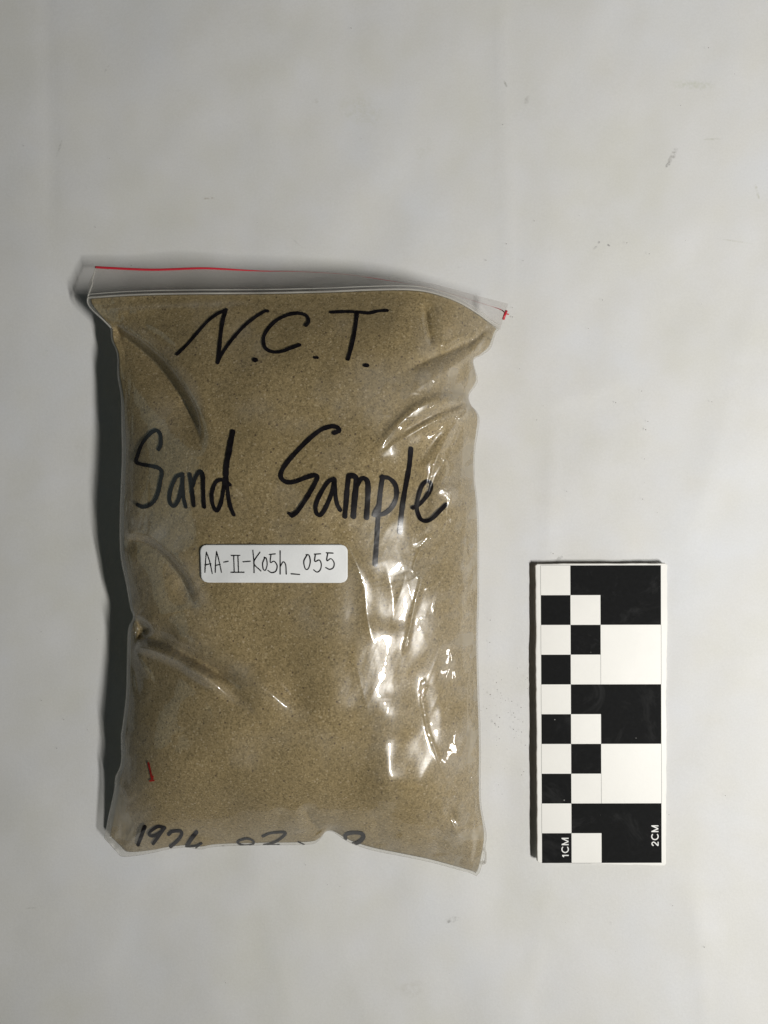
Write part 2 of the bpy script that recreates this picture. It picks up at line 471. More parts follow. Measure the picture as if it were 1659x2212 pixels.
def polydist(pts):
    p = np.array(pts, float)
    best = np.full(DX.shape, 1e9); side = np.zeros(DX.shape); tt = np.zeros(DX.shape)
    seg = np.linalg.norm(np.diff(p, axis=0), axis=1); cum = np.concatenate([[0], np.cumsum(seg)])
    for i in range(len(p) - 1):
        d = (p[i + 1] - p[i]) / seg[i]
        s = np.clip((DX - p[i, 0]) * d[0] + (DY - p[i, 1]) * d[1], 0, seg[i])
        ex, ey = DX - p[i, 0] - d[0] * s, DY - p[i, 1] - d[1] * s
        dd = np.hypot(ex, ey); k = dd < best
        best = np.where(k, dd, best)
        side = np.where(k, np.sign(d[0] * ey - d[1] * ex), side)
        tt = np.where(k, (cum[i] + s) / cum[-1], tt)
    return best, side, tt


def fold(pts, amp, wl, wr=None, sharp=False, ends=(0.15, 0.15)):
    """ridge (amp > 0) or valley along a curve; wl / wr = half widths on the two sides"""
    global ZF
    wr = wr or wl
    c = smoothcurve(pts, 26) if len(pts) > 2 else np.array(pts, float)
    d, s, t = polydist(c)
    w = np.where(s < 0, wl, wr)
    k = np.exp(-d / w) if sharp else np.exp(-(d / w) ** (1.35 if min(wl, wr) < 28 else 2))
    tp = np.clip(t / max(ends[0], 1e-3), 0, 1) * np.clip((1 - t) / max(ends[1], 1e-3), 0, 1)
    tp = tp * tp * (3 - 2 * tp)
    amp = amp * (1.5 if sharp else 1.08)
    ZF = ZF + amp * k * tp * np.clip(inner * 3, 0, 1)


fold([(480, 1745), (700, 1745), (850, 1742), (990, 1735)], 0.17, 95, 60, False, (0.2, 0.15))
fold([(700, 1490), (840, 1480), (960, 1470)], -0.06, 70, 70, False, (0.25, 0.25))
fold([(420, 1290), (540, 1370), (620, 1470), (700, 1600)], -0.16, 60, 42, False, (0.3, 0.3))
fold([(500, 760), (640, 800), (760, 860)], 0.05, 70, 70, False, (0.25, 0.25))
fold([(420, 1040), (560, 1120), (700, 1150)], -0.06, 70, 70, False, (0.25, 0.25))
# --- upper left: big diagonal pleat below the zip
fold([(205, 668), (300, 662), (420, 654), (560, 650)], 0.035, 5, 9, True, (0.02, 0.4))
fold([(236, 706), (300, 752), (350, 800), (395, 862), (424, 925), (440, 985)], -0.50, 11, 36, False, (0.06, 0.35))
fold([(250, 700), (320, 742), (378, 800), (420, 870), (450, 940)], 0.12, 20, 12, False, (0.08, 0.4))
fold([(300, 690), (350, 715), (400, 760)], 0.07, 9, 12, False, (0.3, 0.4))
# --- upper right: pleats running to the zip corner
fold([(912, 640), (922, 690), (934, 760)], -0.20, 15, 10, False, (0.4, 0.3))
fold([(945, 655), (955, 700), (965, 735)], 0.035, 12, 12, False, (0.3, 0.3))
fold([(1058, 702), (1030, 730), (985, 752), (930, 775), (850, 812)], -0.20, 16, 11, False, (0.05, 0.45))
fold([(1064, 706), (1036, 742), (1000, 775), (940, 815), (850, 870)], 0.16, 14, 24, False, (0.05, 0.5))
fold([(1040, 722), (1024, 770), (1013, 830), (1014, 868)], 0.10, 9, 9, False, (0.1, 0.1))
fold([(957, 705), (968, 712), (952, 748)], 0.02, 3.0, 3.0, True, (0.1, 0.1))
fold([(952, 748), (985, 733), (1018, 714)], 0.03, 3.0, 3.0, True, (0.1, 0.2))
fold([(868, 645), (862, 690), (835, 735)], 0.022, 16, 12, False, (0.2, 0.2))
fold([(892, 645), (895, 690), (880, 750)], -0.03, 16, 12, False, (0.2, 0.2))
# --- pleats fanning out from the pinch on the right edge
fold([(1016, 866), (960, 862), (900, 884), (850, 930), (815, 980)], 0.22, 28, 12, False, (0.03, 0.25))
fold([(1016, 872), (965, 884), (920, 905), (870, 940)], -0.10, 10, 10, False, (0.05, 0.4))
fold([(1016, 876), (955, 902), (885, 938), (815, 984)], 0.15, 22, 8, False, (0.03, 0.25))
fold([(1018, 880), (975, 925), (945, 985), (925, 1050), (905, 1130), (893, 1190)], 0.045, 4.0, 6.0, True, (0.02, 0.2))
fold([(1000, 900), (935, 960), (890, 1020), (872, 1090)], -0.12, 26, 22, False, (0.1, 0.4))
fold([(893, 1180), (925, 1160), (905, 1195), (893, 1230), (910, 1250), (897, 1300), (885, 1360), (868, 1420)], 0.035, 3.5, 5.0, True, (0.08, 0.1))
fold([(945, 970), (962, 1005), (952, 1050), (972, 1062), (965, 1110), (975, 1125), (955, 1170), (940, 1215)], 0.022, 2.4, 3.0, True, (0.08, 0.15))
fold([(915, 1275), (940, 1262), (957, 1245), (950, 1270), (940, 1300), (935, 1330)], 0.018, 2.4, 3.0, True, (0.08, 0.15))
fold([(918, 1462), (908, 1495), (920, 1482), (910, 1505), (916, 1545), (925, 1580), (940, 1620), (955, 1665), (968, 1690)], 0.026, 2.6, 3.4, True, (0.04, 0.05))
fold([(968, 1690), (982, 1705), (985, 1722), (965, 1732), (972, 1760), (985, 1795), (995, 1818)], 0.026, 2.6, 3.4, True, (0.05, 0.2))
# --- streaks right of the label
fold([(700, 1120), (740, 1162), (768, 1215), (785, 1270), (792, 1330), (808, 1400)], 0.075, 14, 12, False, (0.25, 0.2))
fold([(838, 1470), (838, 1560), (840, 1640), (856, 1780)], 0.17, 44, 40, False, (0.35, 0.35))
fold([(830, 1210), (850, 1300), (845, 1380)], -0.06, 26, 26, False, (0.3, 0.3))
# --- left side, two long pleats below the label
fold([(262, 1166), (310, 1172), (352, 1200), (392, 1250), (425, 1320)], -0.20, 12, 26, False, (0.05, 0.3))
fold([(262, 1150), (320, 1158), (380, 1205), (418, 1255), (446, 1330)], 0.11, 15, 14, False, (0.05, 0.25))
fold([(286, 1338), (304, 1352), (322, 1376)], -0.34, 17, 15, False, (0.02, 0.3))
fold([(296, 1326), (325, 1348), (338, 1375)], 0.12, 9, 9, False, (0.1, 0.3))
fold([(290, 1394), (330, 1404), (392, 1432), (450, 1470), (505, 1512), (580, 1555)], 0.25, 9, 12, False, (0.04, 0.3))
fold([(320, 1398), (392, 1428), (450, 1466), (500, 1505)], 0.025, 3.0, 3.0, True, (0.04, 0.2))
fold([(290, 1374), (345, 1384), (410, 1416), (470, 1452), (530, 1492)], -0.28, 22, 12, False, (0.04, 0.3))
fold([(340, 1372), (430, 1402), (520, 1452), (600, 1512), (650, 1560)], 0.16, 28, 26, False, (0.15, 0.3))
fold([(420, 1330), (510, 1390), (600, 1470), (690, 1560)], -0.09, 22, 34, False, (0.25, 0.25))
fold([(290, 1400), (310, 1440), (335, 1480)], 0.06, 5, 6, False, (0.1, 0.3))
fold([(276, 1410), (292, 1460), (300, 1510)], -0.10, 10, 9, False, (0.1, 0.3))
fold([(745, 1220), (742, 1420), (705, 1610)], 0.12, 90, 90, False, (0.25, 0.25))
# --- bottom: little puckers above the tucked seam
fold([(655, 1735), (668, 1765), (690, 1800)], -0.16, 15, 13, False, (0.3, 0.05))
fold([(640, 1730), (640, 1765), (650, 1800)], 0.09, 13, 11, False, (0.3, 0.1))
fold([(610, 1740), (600, 1780), (590, 1815)], -0.07, 16, 14, False, (0.3, 0.1))
fold([(800, 1750), (815, 1785), (820, 1830)], -0.09, 18, 14, False, (0.3, 0.1))
fold([(855, 1800), (870, 1825), (880, 1845)], 0.06, 12, 12, False, (0.3, 0.1))
fold([(930, 1790), (945, 1815), (950, 1850)], -0.06, 14, 14, False, (0.3, 0.1))
fold([(262, 1838), (300, 1800), (350, 1770)], 0.09, 12, 14, False, (0.05, 0.4))
fold([(400, 1790), (440, 1808), (500, 1815)], -0.05, 12, 10, False, (0.2, 0.3))
fold([(255, 1690), (275, 1720), (270, 1780)], 0.08, 10, 10, False, (0.1, 0.3))
fold([(1005, 1790), (1022, 1820), (1015, 1860), (1028, 1888)], 0.07, 7, 8, False, (0.2, 0.02))
fold([(1034, 1800), (1030, 1830), (1034, 1870)], -0.08, 7, 7, False, (0.2, 0.05))
# --- fine sharp creases branching from the pinched places and along the slack right side
rc = np.random.default_rng(5)


def crease_fan(cx, cy, a0, a1, n, l0, l1, amp):
    for i in range(n):
        ang = math.radians(a0 + (a1 - a0) * (i + rc.uniform(0.1, 0.9)) / n); L = rc.uniform(l0, l1)
        p = [(cx, cy)]; x, y = cx + rc.uniform(-6, 6), cy + rc.uniform(-6, 6); bend = rc.uniform(-0.25, 0.25)
        for k in range(6):
            ang += bend / 6 + rc.normal(0, 0.10); x += math.cos(ang) * L / 6; y += math.sin(ang) * L / 6; p.append((x, y))
        line(p, amp * rc.uniform(0.4, 1.2), rc.uniform(2.2, 4.2), (0.12, 0.5))


def line(p, amp, w, ends):
    global ZF
    d, sd, t = polydist(p)
    tp = np.clip(t / ends[0], 0, 1) * np.clip((1 - t) / ends[1], 0, 1)
    ZF = ZF + amp * np.exp(-d / np.where(sd < 0, w, w * 1.8)) * tp * np.clip(inner * 3, 0, 1)


crease_fan(1014, 872, 95, 215, 9, 70, 230, 0.024)
crease_fan(1050, 715, 120, 205, 7, 60, 180, 0.022)
crease_fan(292, 1345, -30, 75, 8, 60, 220, 0.024)
crease_fan(248, 712, 10, 75, 6, 60, 170, 0.022)
crease_fan(262, 1160, -20, 60, 5, 60, 150, 0.018)
crease_fan(1022, 1860, 205, 275, 6, 60, 190, 0.020)
crease_fan(262, 1830, -75, -5, 6, 50, 150, 0.020)
crease_fan(705, 1800, -140, -40, 6, 30, 90, 0.022)
# --- loose, finely crumpled film along the right flank and gentle ripples elsewhere
right = np.clip((DX - 930) / 80, 0, 1) * np.clip((1050 - DY * 0 - 0) / 1, 0, 1)
ZF = ZF + inner * right * 0.022 * fnoise(DX / 34 + 0.25 * DY / 34, DY / 90, 41, 2)
edge = np.exp(-((1036 - DX) / 26) ** 2)
ZF = ZF + np.clip(inner * 4, 0, 1) * edge * 0.05 * fnoise(DX / 14, DY / 55, 47, 2)
ledge = np.exp(-((DX - 262) / 24) ** 2)
ZF = ZF + np.clip(inner * 4, 0, 1) * ledge * 0.05 * fnoise(DX / 14, DY / 60, 57, 2)


# --- highlight facets: film slope shaped along these lines to mirror the lamp
def slope_gap(c):
    """slope the film lacks, along a line, to mirror the lamp into the lens (per grid unit)"""
    zu, zv = np.gradient(ZF); xu, xv = np.gradient(DX); yu, yv = np.gradient(DY)
    out = []
    for x, y in c:
        i, j = np.unravel_index(np.argmin((DX - x) ** 2 + (DY - y) ** 2), DX.shape)
        sl = (slice(max(i - 2, 0), i + 3), slice(max(j - 2, 0), j + 3))
        a, b, cc, d_ = xu[sl].mean(), xv[sl].mean(), yu[sl].mean(), yv[sl].mean()
        det = a * d_ - b * cc; su, sv = zu[sl].mean(), zv[sl].mean()
        gx_, gy_ = (d_ * su - cc * sv) / det, (a * sv - b * su) / det
        z = ZF[i, j]; p = np.array(P(x, y, z))
        lv_ = np.array(LAMP) - p; lv_ /= np.linalg.norm(lv_)
        vv_ = np.array([0, 0, CAMZ * CM]) - p; vv_ /= np.linalg.norm(vv_)
        h = lv_ + vv_; pp, qq = -h[0] / h[2], -h[1] / h[2]
        k = (CAMZ - z) / FOC; D = 1 + pp * (x - CX) / FOC - qq * (y - CY) / FOC
        out.append((pp * k / D - gx_, -qq * k / D - gy_))
    out = np.pad(np.array(out), ((2, 2), (0, 0)), mode='edge')
    return np.stack([np.convolve(out[:, j], np.ones(5) / 5, 'valid') for j in (0, 1)], -1)


def facet(pts, w, ends=(0.12, 0.12), w2=0, gain=1.0):
    global ZF
    c = smoothcurve(pts, 30); tq = np.linspace(0, 1, 30)
    tg = np.gradient(c, axis=0); ds = np.linalg.norm(tg, axis=1); tg /= ds[:, None]
    nr = np.stack([-tg[:, 1], tg[:, 0]], -1)
    dist, side, t = polydist(c)
    lim = np.clip(inner * 3, 0, 1)
    if w2:
        g = (slope_gap(c) * tg).sum(1); h = np.cumsum(g * ds); h -= h.mean(); h *= np.clip(np.sin(np.pi * tq), 0, 1) ** 2
        ZF = ZF + np.interp(t, tq, h) * np.exp(-(dist / w2) ** 2) * lim
    dg = (slope_gap(c) * nr).sum(1)
    tp = np.clip(t / ends[0], 0, 1) * np.clip((1 - t) / ends[1], 0, 1)
    sd = np.where(side == 0, 1, side) * dist
    ZF = ZF + gain * np.interp(t, tq, dg) * sd * np.exp(-(dist / w) ** 2) * tp * lim


facet([(838, 1500), (838, 1560), (840, 1620), (845, 1680), (856, 1755)], 24, (0.35, 0.35), 80)
facet([(738, 1155), (765, 1205), (788, 1262), (796, 1330), (812, 1425)], 15, (0.3, 0.3), 55)
facet([(985, 866), (940, 871), (880, 905), (845, 942), (815, 985)], 10, (0.1, 0.12), 34)
facet([(990, 888), (950, 904), (885, 942), (818, 992)], 9, (0.1, 0.12), 22)
facet([(385, 1428), (450, 1468), (505, 1510), (575, 1556)], 8, (0.3, 0.3), 14)
facet([(1016, 878), (975, 925), (945, 985), (925, 1050), (905, 1130), (893, 1185)], 6, (0.05, 0.1), 16)
facet([(905, 1205), (896, 1230), (908, 1250), (890, 1330), (868, 1425)], 7, (0.1, 0.1), 34)
facet([(908, 1488), (914, 1530), (925, 1580), (945, 1640), (968, 1695)], 6, (0.1, 0.1), 34)
facet([(966, 1728), (975, 1765), (986, 1795), (1000, 1825)], 6, (0.1, 0.1), 14)
facet([(946, 972), (962, 1008), (953, 1050), (973, 1066), (966, 1110), (972, 1125), (942, 1205)], 4.5, (0.1, 0.1), 10)
ZSAND_SRC = ZF.copy()
ZF = ZF + inner * (0.010 * fnoise(DX / 46 + DY / 120, DY / 90, 61, 2))



def band(pts, w, ends=(0.15, 0.15)):
    d, s, t = polydist(smoothcurve(pts, 20))
    tp = np.clip(t / ends[0], 0, 1) * np.clip((1 - t) / ends[1], 0, 1)
    return np.exp(-(d / w) ** 2) * tp


# how far the film hangs loose in front of the sand: 0 = pressed on, 1 = free
LOOSE = np.clip((DX - 880) / 130, 0, 1) ** 1.2 + 0.85 * np.exp(-np.clip(DX - 258, 0, None) / 34) * np.clip((DY - 820) / 120, 0, 1)
LOOSE += 0.25 * np.clip((DY - 1775) / 60, 0, 1) ** 1.6 + 0.9 * np.exp(-((DX - 235) / 95) ** 2 - ((DY - 1800) / 120) ** 2)
for pts, w, k in (([(205, 668), (330, 662), (560, 652)], 8, 0.5), ([(250, 700), (330, 740), (400, 820), (440, 930)], 20, 0.55), ([(262, 1140), (330, 1155), (400, 1225), (446, 1330)], 24, 0.6),
                  ([(320, 1350), (430, 1400), (540, 1465), (640, 1545)], 26, 0.35), ([(290, 1394), (392, 1430), (505, 1512), (590, 1560)], 13, 0.55),
                  ([(1060, 705), (1000, 770), (900, 830), (760, 900)], 38, 0.6), ([(1016, 870), (930, 890), (815, 980)], 34, 0.5), ([(700, 900), (760, 840), (840, 780)], 50, 0.25),
                  ([(740, 1162), (785, 1270), (808, 1400), (840, 1500), (842, 1720)], 46, 0.38), ([(900, 1000), (890, 1200), (868, 1420)], 34, 0.35), ([(440, 1150), (300, 1130), (262, 1100)], 30, 0.3)):
    LOOSE += k * band(pts, w)
for pts, w, k in (([(470, 1290), (560, 1370), (660, 1520)], 60, 0.5), ([(918, 655), (930, 735)], 14, 0.6), ([(1050, 706), (985, 752), (900, 800)], 14, 0.6)):
    LOOSE -= k * band(pts, w)
LOOSE += 0.32 * fnoise(DX / 90 + 7, DY / 90 + 2, 83, 3)  # random looseness; its milkiness also paints sheen into the film
LOOSE = np.clip(LOOSE, 0, 1)
# fine creases of the loose film
def ridged(x, y, sd): return (1 - np.abs(fnoise(x, y, sd))) ** 3


ZF = ZF + inner * (0.003 + 0.013 * LOOSE) * (ridged((DX - 0.25 * DY) / 55, (DX * 0.25 + DY) / 210, 101) + 0.5 * ridged((DX + 0.4 * DY) / 34, (DY - 0.4 * DX) / 120, 113) - 0.8)
ZF = ZF + inner * 0.0016 * (0.3 + LOOSE) * fnoise(DX / 9 + DY / 40, DY / 16, 127, 2)
LOOSE = LOOSE * (0.8 + 0.2 * np.tanh(6 * fnoise(DX / 22 + DY / 60, DY / 30, 87, 2)))


def underside(edge_uv_shape, Dx, Dy, Zt, lift):
    """lower sheet: hangs from the outline and rests flat on the paper"""
    a, b = edge_uv_shape
    uu = np.linspace(0, 1, a)[:, None]; vv = np.linspace(0, 1, b)[None, :]
    t = np.minimum(np.minimum(uu, 1 - uu) / 0.13, np.minimum(vv, 1 - vv) / 0.08)
    t = np.clip(t, 0, 1)
    ze = np.zeros((a, b))
    Zb = blur_edge(Zt)
    z = lift + (Zb - lift) * (1 - t) ** 2.2
    return PA(Dx, Dy, z)


def blur_edge(Zt):
    a, b = Zt.shape
    uu = np.linspace(0, 1, a)[:, None]; vv = np.linspace(0, 1, b)[None, :]
    z = ((1 - vv) * Zt[:, :1] + vv * Zt[:, -1:] + (1 - uu) * Zt[:1] + uu * Zt[-1:]
         - ((1 - uu) * (1 - vv) * Zt[0, 0] + uu * (1 - vv) * Zt[-1, 0] + (1 - uu) * vv * Zt[0, -1] + uu * vv * Zt[-1, -1]))
    return np.maximum(z, 0.05)


def closed_sheet(name, Dx, Dy, Zt, lift, step):
    a, b = Zt.shape
    top = PA(Dx, Dy, Zt).reshape(-1, 3)
    ia = np.unique(np.concatenate([np.arange(0, a, step), [a - 1]])); ib = np.unique(np.concatenate([np.arange(0, b, step), [b - 1]]))
    # lower sheet uses the full border resolution so the seam is shared
    low = underside((a, b), Dx, Dy, Zt, lift)
    border = np.zeros((a, b), bool); border[0] = border[-1] = True; border[:, 0] = border[:, -1] = True
    idx = np.arange(a * b).reshape(a, b)
    lowid = idx.copy(); inn = ~border
    lowid[inn] = a * b + np.arange(inn.sum())
    vv = np.vstack([top, low[inn]])
    q1 = grid_quads(a, b)
    g = lowid
    q2 = np.stack([g[:-1, :-1], g[:-1, 1:], g[1:, 1:], g[1:, :-1]], -1).reshape(-1, 4)
    # wind the upper sheet so it faces up
    q1 = q1[:, ::-1]; q2 = q2[:, ::-1]
    return mesh_np(name, vv, np.vstack([q1, q2]))


bag = bpy.data.objects.new('sample_bag', None); S.collection.objects.link(bag)
bag.location = (0, 0, 0); bag.empty_display_size = 0.02
bag['label'] = 'clear plastic zip bag of brown sand with handwritten marker and a white label'
bag['category'] = 'plastic bag'

film_me = closed_sheet('film', DX, DY, ZF, 0.012, 4)
at = film_me.attributes.new('loose', 'FLOAT', 'POINT')
lo_ = np.ones(len(film_me.vertices), np.float32) * 0.5; lo_[:NU * NV] = LOOSE.ravel(); at.data.foreach_set('value', lo_)
film = link('film', film_me, M_FILM, bag)
film['label'] = 'clear glossy wrinkled plastic film'

# --- the sand inside: same form, smoother, standing a little inside the film
iu = np.linspace(0.0055, 0.9945, 300); iv = np.linspace(0.0015, 0.9965, 470)
FU, FV = iu * (NU - 1), iv * (NV - 1)


def resample(A):
    a0 = np.floor(FU).astype(int).clip(0, NU - 2); b0 = np.floor(FV).astype(int).clip(0, NV - 2)
    ta = (FU - a0)[:, None]; tb = (FV - b0)[None]
    g = lambda i, j: A[np.ix_(a0 + i, b0 + j)]
    return (g(0, 0) * (1 - ta) + g(1, 0) * ta) * (1 - tb) + (g(0, 1) * (1 - ta) + g(1, 1) * ta) * tb


SM = np.minimum(blur(ZSAND_SRC, 5) - 0.03, ZF - 0.02) - 0.06 * LOOSE
SX, SY, SZ = resample(DX), resample(DY), resample(SM)
# sand edge keeps away from the loose film on the flanks and in the lower corners
inset_l = 9 * np.exp(-((SX - 255) / 40) ** 2) * np.clip((SY - 800) / 150, 0, 1)
corner = np.exp(-(((SX - 235) / 70) ** 2 + ((SY - 1800) / 90) ** 2))
SX = SX + 0.6 * inset_l + 4 * corner
SY = SY - 4 * corner - 2 * np.clip((SY - 1780) / 60, 0, 1)
SZ = SZ - 0.10 * corner
SZ = SZ + 0.006 * fnoise(SX / 9, SY / 9, 91, 2)
SZ = np.maximum(SZ, 0.10)
sand = link('sand_fill', closed_sheet('sand_fill', SX, SY, SZ, 0.035, 4), M_SAND)
sand['kind'] = 'stuff'; sand['label'] = 'fine brown sand filling the clear plastic bag'; sand['category'] = 'sand'

# ------------------------------------------------------------------ zip flap along the mouth of the bag
FT = [(205, 577, 1.10), (240, 579, 1.25), (330, 582, 1.5), (430, 579, 1.8), (480, 580, 1.85), (560, 584, 1.9), (640, 584, 1.95), (740, 589, 1.95), (820, 597, 1.95), (880, 604, 1.85), (930, 612, 1.75), (985, 626, 1.6), (1040, 641, 1.45), (1098, 656, 1.35)]
FB = [(189, 645, 1.19), (280, 639, 1.59), (400, 636, 2.04), (560, 635, 2.29), (700, 632, 2.39), (800, 628, 2.39), (880, 627, 2.34), (930, 633, 2.24), (985, 651, 2.09), (1030, 677, 1.84), (1060, 699, 1.64), (1080, 712, 1.54)]
sag = lambda L_: [(a, b, c - 0.45 * math.sin(math.pi * min(max((a - 190) / 888, 0), 1))) for a, b, c in L_]
FT = [(a, b, c - 0.30) for a, b, c in sag(FT)]; FB = sag(FB)
NF = 260; NR = 22
ft, fb = smoothcurve(FT, NF), smoothcurve(FB, NF)
r = np.linspace(0, 1, NR)[None, :, None]
FL = fb[:, None] * (1 - r) + ft[:, None] * r
rr = r[..., 0]
xx = FL[..., 0]
FL[..., 2] += 0.03 * np.sin(rr * math.pi) * np.clip((700 - xx) / 300, -0.6, 1) + 0.012 * fnoise(xx / 60, rr * 2, 5, 2) * np.sin(rr * math.pi)
FL[..., 0] += np.where(np.arange(NF)[:, None] < 3, 3.5 * np.sin(rr * 9) * 0.5 - 3 * np.sin(rr * math.pi), 0)
# creases at the right hand end of the flap
for (a, b, am) in (((1032, 646), (1090, 690), 0.03), ((1040, 648), (1094, 676), 0.03), ((1078, 690), (1092, 668), 0.03)):
    p0, p1 = np.array(a, float), np.array(b, float); d = (p1 - p0) / np.linalg.norm(p1 - p0); L = np.linalg.norm(p1 - p0)
    s = np.clip((FL[..., 0] - p0[0]) * d[0] + (FL[..., 1] - p0[1]) * d[1], 0, L)
    dd = np.hypot(FL[..., 0] - p0[0] - d[0] * s, FL[..., 1] - p0[1] - d[1] * s)
    FL[..., 2] += am * np.exp(-dd / 3.0)
ftop = PA(FL[..., 0], FL[..., 1], FL[..., 2]).reshape(-1, 3)
fbot = PA(FL[..., 0], FL[..., 1], FL[..., 2] - 0.05 - 0.03 * np.sin(rr * math.pi)).reshape(-1, 3)
qa = grid_quads(NF, NR); qb = grid_quads(NF, NR, NF * NR, True)
flap = link('zip_flap', mesh_np('zip_flap', np.vstack([ftop, fbot]), np.vstack([qa, qb])), M_FLAP, bag)
flap['label'] = 'clear grey zip flap above the sand'


def tube(name, pts, rad, mat, parent, seg=8, flat=1.0):
    """tube along grid points (gx, gy, z cm); rad in cm"""
    p = np.array([P(*q) for q in pts]); n = len(p)
    t = np.gradient(p, axis=0); t /= np.linalg.norm(t, axis=1)[:, None]
    up = np.array([0, 0, 1.0]); s = np.cross(t, up); s /= np.linalg.norm(s, axis=1)[:, None]
    w = np.cross(s, t)
    ang = np.linspace(0, 2 * math.pi, seg, endpoint=False)
    rr = np.ones(n) * np.asarray(rad) * CM
    ring = p[:, None] + rr[:, None, None] * (np.cos(ang)[None, :, None] * s[:, None] + flat * np.sin(ang)[None, :, None] * w[:, None])
    vts = ring.reshape(-1, 3); q = []
    for i in range(n - 1):
        for k in range(seg):
            q.append((i * seg + k, i * seg + (k + 1) % seg, (i + 1) * seg + (k + 1) % seg, (i + 1) * seg + k))
    me = bpy.data.meshes.new(name)
    me.from_pydata([tuple(x) for x in vts], [], [tuple(x) for x in q] + [tuple(range(seg))[::-1], tuple(range((n - 1) * seg, n * seg))])
    for f_ in me.polygons: f_.use_smooth = True
    return link(name, me, mat, parent)


tr = fb.copy(); tr[:, 1] -= 2.0; tr[:, 2] += 0.015
tube('zip_track', tr, 0.030, M_TRACK, flap)
tr2 = fb.copy(); tr2[:, 1] -= 9.5; tr2[:, 2] += 0.01
tube('zip_track', tr2, 0.016, M_TRACK, flap)
# red line: lies along the top lip, then dips behind the flap, and ends at its right corner
RL = [(206, 577, 1.12), (240, 579, 1.27), (330, 582.5, 1.52), (430, 579.5, 1.82), (480, 581, 1.86), (560, 585.2, 1.84), (640, 586.5, 1.80), (740, 592, 1.70), (800, 600, 1.60), (870, 611, 1.55), (930, 622, 1.5), (985, 638, 1.42), (1040, 655, 1.35), (1080, 668, 1.32), (1092, 677, 1.38), (1099, 679, 1.46)]
RL = [(a, b, c - 0.245) for a, b, c in sag(RL)]
rl = smoothcurve(RL, 220)
tube('red_line', rl, np.interp(rl[:, 0], [206, 400, 480, 560, 640, 780, 800, 850, 880, 1060, 1090], [0.040, 0.038, 0.032, 0.018, 0.007, 0.003, 0.012, 0.012, 0.003, 0.003, 0.02]), M_RED, flap, flat=0.6)
tube('red_line_end', [(1087, 690, 1.22), (1090, 681, 1.22), (1094, 671, 1.21)], 0.045, M_RED, flap)
# heat-sealed side edge of the mouth
edge_pts = [(206, 577, 0.82), (203, 592, 0.91), (199, 606, 1.0), (200, 612, 1.03), (195, 626, 1.12), (190, 642, 1.2), (190, 655, 1.19), (199, 669, 1.19), (222, 690, 1.19), (240, 708, 1.19)]
tube('side_seal', smoothcurve(edge_pts, 60), 0.026, M_TRACK, bag)
# folded plastic tab tucked under the lower right corner
tab = smoothcurve([(1040, 1838, 0.30), (1048, 1836, 0.30), (1051, 1842, 0.28), (1051, 1858, 0.26), (1049, 1866, 0.25), (1040, 1868, 0.24), (1034, 1866, 0.22)], 60)
q = np.array([P(*t) for t in tab]); h_ = np.array([0, 0, 0.0020])
vts = np.vstack([q, q - h_]); n_ = len(q)
me = bpy.data.meshes.new('corner_tab')
me.from_pydata([tuple(x) for x in vts], [], [(i, i + 1, n_ + i + 1, n_ + i) for i in range(n_ - 1)])
ct = link('corner_tab', me, M_TRACK, bag)
sol = ct.modifiers.new('thickness', 'SOLIDIFY'); sol.thickness = 0.0004

# ------------------------------------------------------------------ writing on the film
bvh = BVHTree.FromPolygons([tuple(x) for x in PA(DX, DY, ZF).reshape(-1, 3)], [tuple(int(i) for i in qd) for qd in grid_quads(NU, NV)])
EYE = Vector((0, 0, CAMZ * CM))


def drop(dx, dy, lift, tree):
    d = (Vector(P(dx, dy, 0)) - EYE).normalized()
    hit = tree.ray_cast(EYE, d)
    if hit[0] is None: return None
    return hit[0] - d * lift


def ribbons(name, strokes, mat, parent, tree, lift=0.00013, step=2.2, across=5, jitter=0.06):
    verts, faces = [], []
    for si, (pts, w) in enumerate(strokes):
        p = np.array(pts, float)
        L = np.linalg.norm(np.diff(p[:, :2], axis=0), axis=1).sum()
        n = max(6, int(L / step))
        c = smoothcurve(p, n) if len(p) > 2 else np.linspace(p[0], p[-1], n)
        t = np.gradient(c, axis=0); t /= np.linalg.norm(t, axis=1)[:, None] + 1e-9
        # round caps
        k = np.linspace(1, 0, 5)[:-1]
        cap0 = [c[0] - t[0] * w / 2 * math.sin(a * math.pi / 2) for a in k]
        cap1 = [c[-1] + t[-1] * w / 2 * math.sin(a * math.pi / 2) for a in k[::-1]]
        ws = [math.cos(a * math.pi / 2) * w / 2 for a in k]
        cc = np.vstack([cap0, c, cap1]); tt = np.vstack([np.repeat(t[:1], 4, 0), t, np.repeat(t[-1:], 4, 0)])
        ph = rng.uniform(0, 9, 2)
        lenv = np.arange(n) * step
        ww = w / 2 * (1 + jitter * np.sin(lenv / 9 + ph[0]) + jitter * 0.6 * np.sin(lenv / 3.7 + ph[1]))
        ww = np.concatenate([ws, ww, ws[::-1]])
        nn = np.stack([-tt[:, 1], tt[:, 0]], -1)
        rows = []
        for i in range(len(cc)):
            row = []
            for j in range(across):
                o = (j / (across - 1) * 2 - 1) * max(ww[i], 0.05)
                h = drop(cc[i, 0] + nn[i, 0] * o, cc[i, 1] + nn[i, 1] * o, lift + si * 0.000004, tree)
                row.append(None if h is None else len(verts))
                if h is not None: verts.append(tuple(h))
            rows.append(row)
        for i in range(len(rows) - 1):
            for j in range(across - 1):
                qd = (rows[i][j], rows[i][j + 1], rows[i + 1][j + 1], rows[i + 1][j])
                if None in qd: continue
                zz = [verts[k_][2] for k_ in qd]
                if max(zz) - min(zz) > 0.004: continue
                faces.append(qd)
    me = bpy.data.meshes.new(name); me.from_pydata(verts, [], faces)
    for f_ in me.polygons: f_.use_smooth = True
    o = link(name, me, mat, parent)
    return o


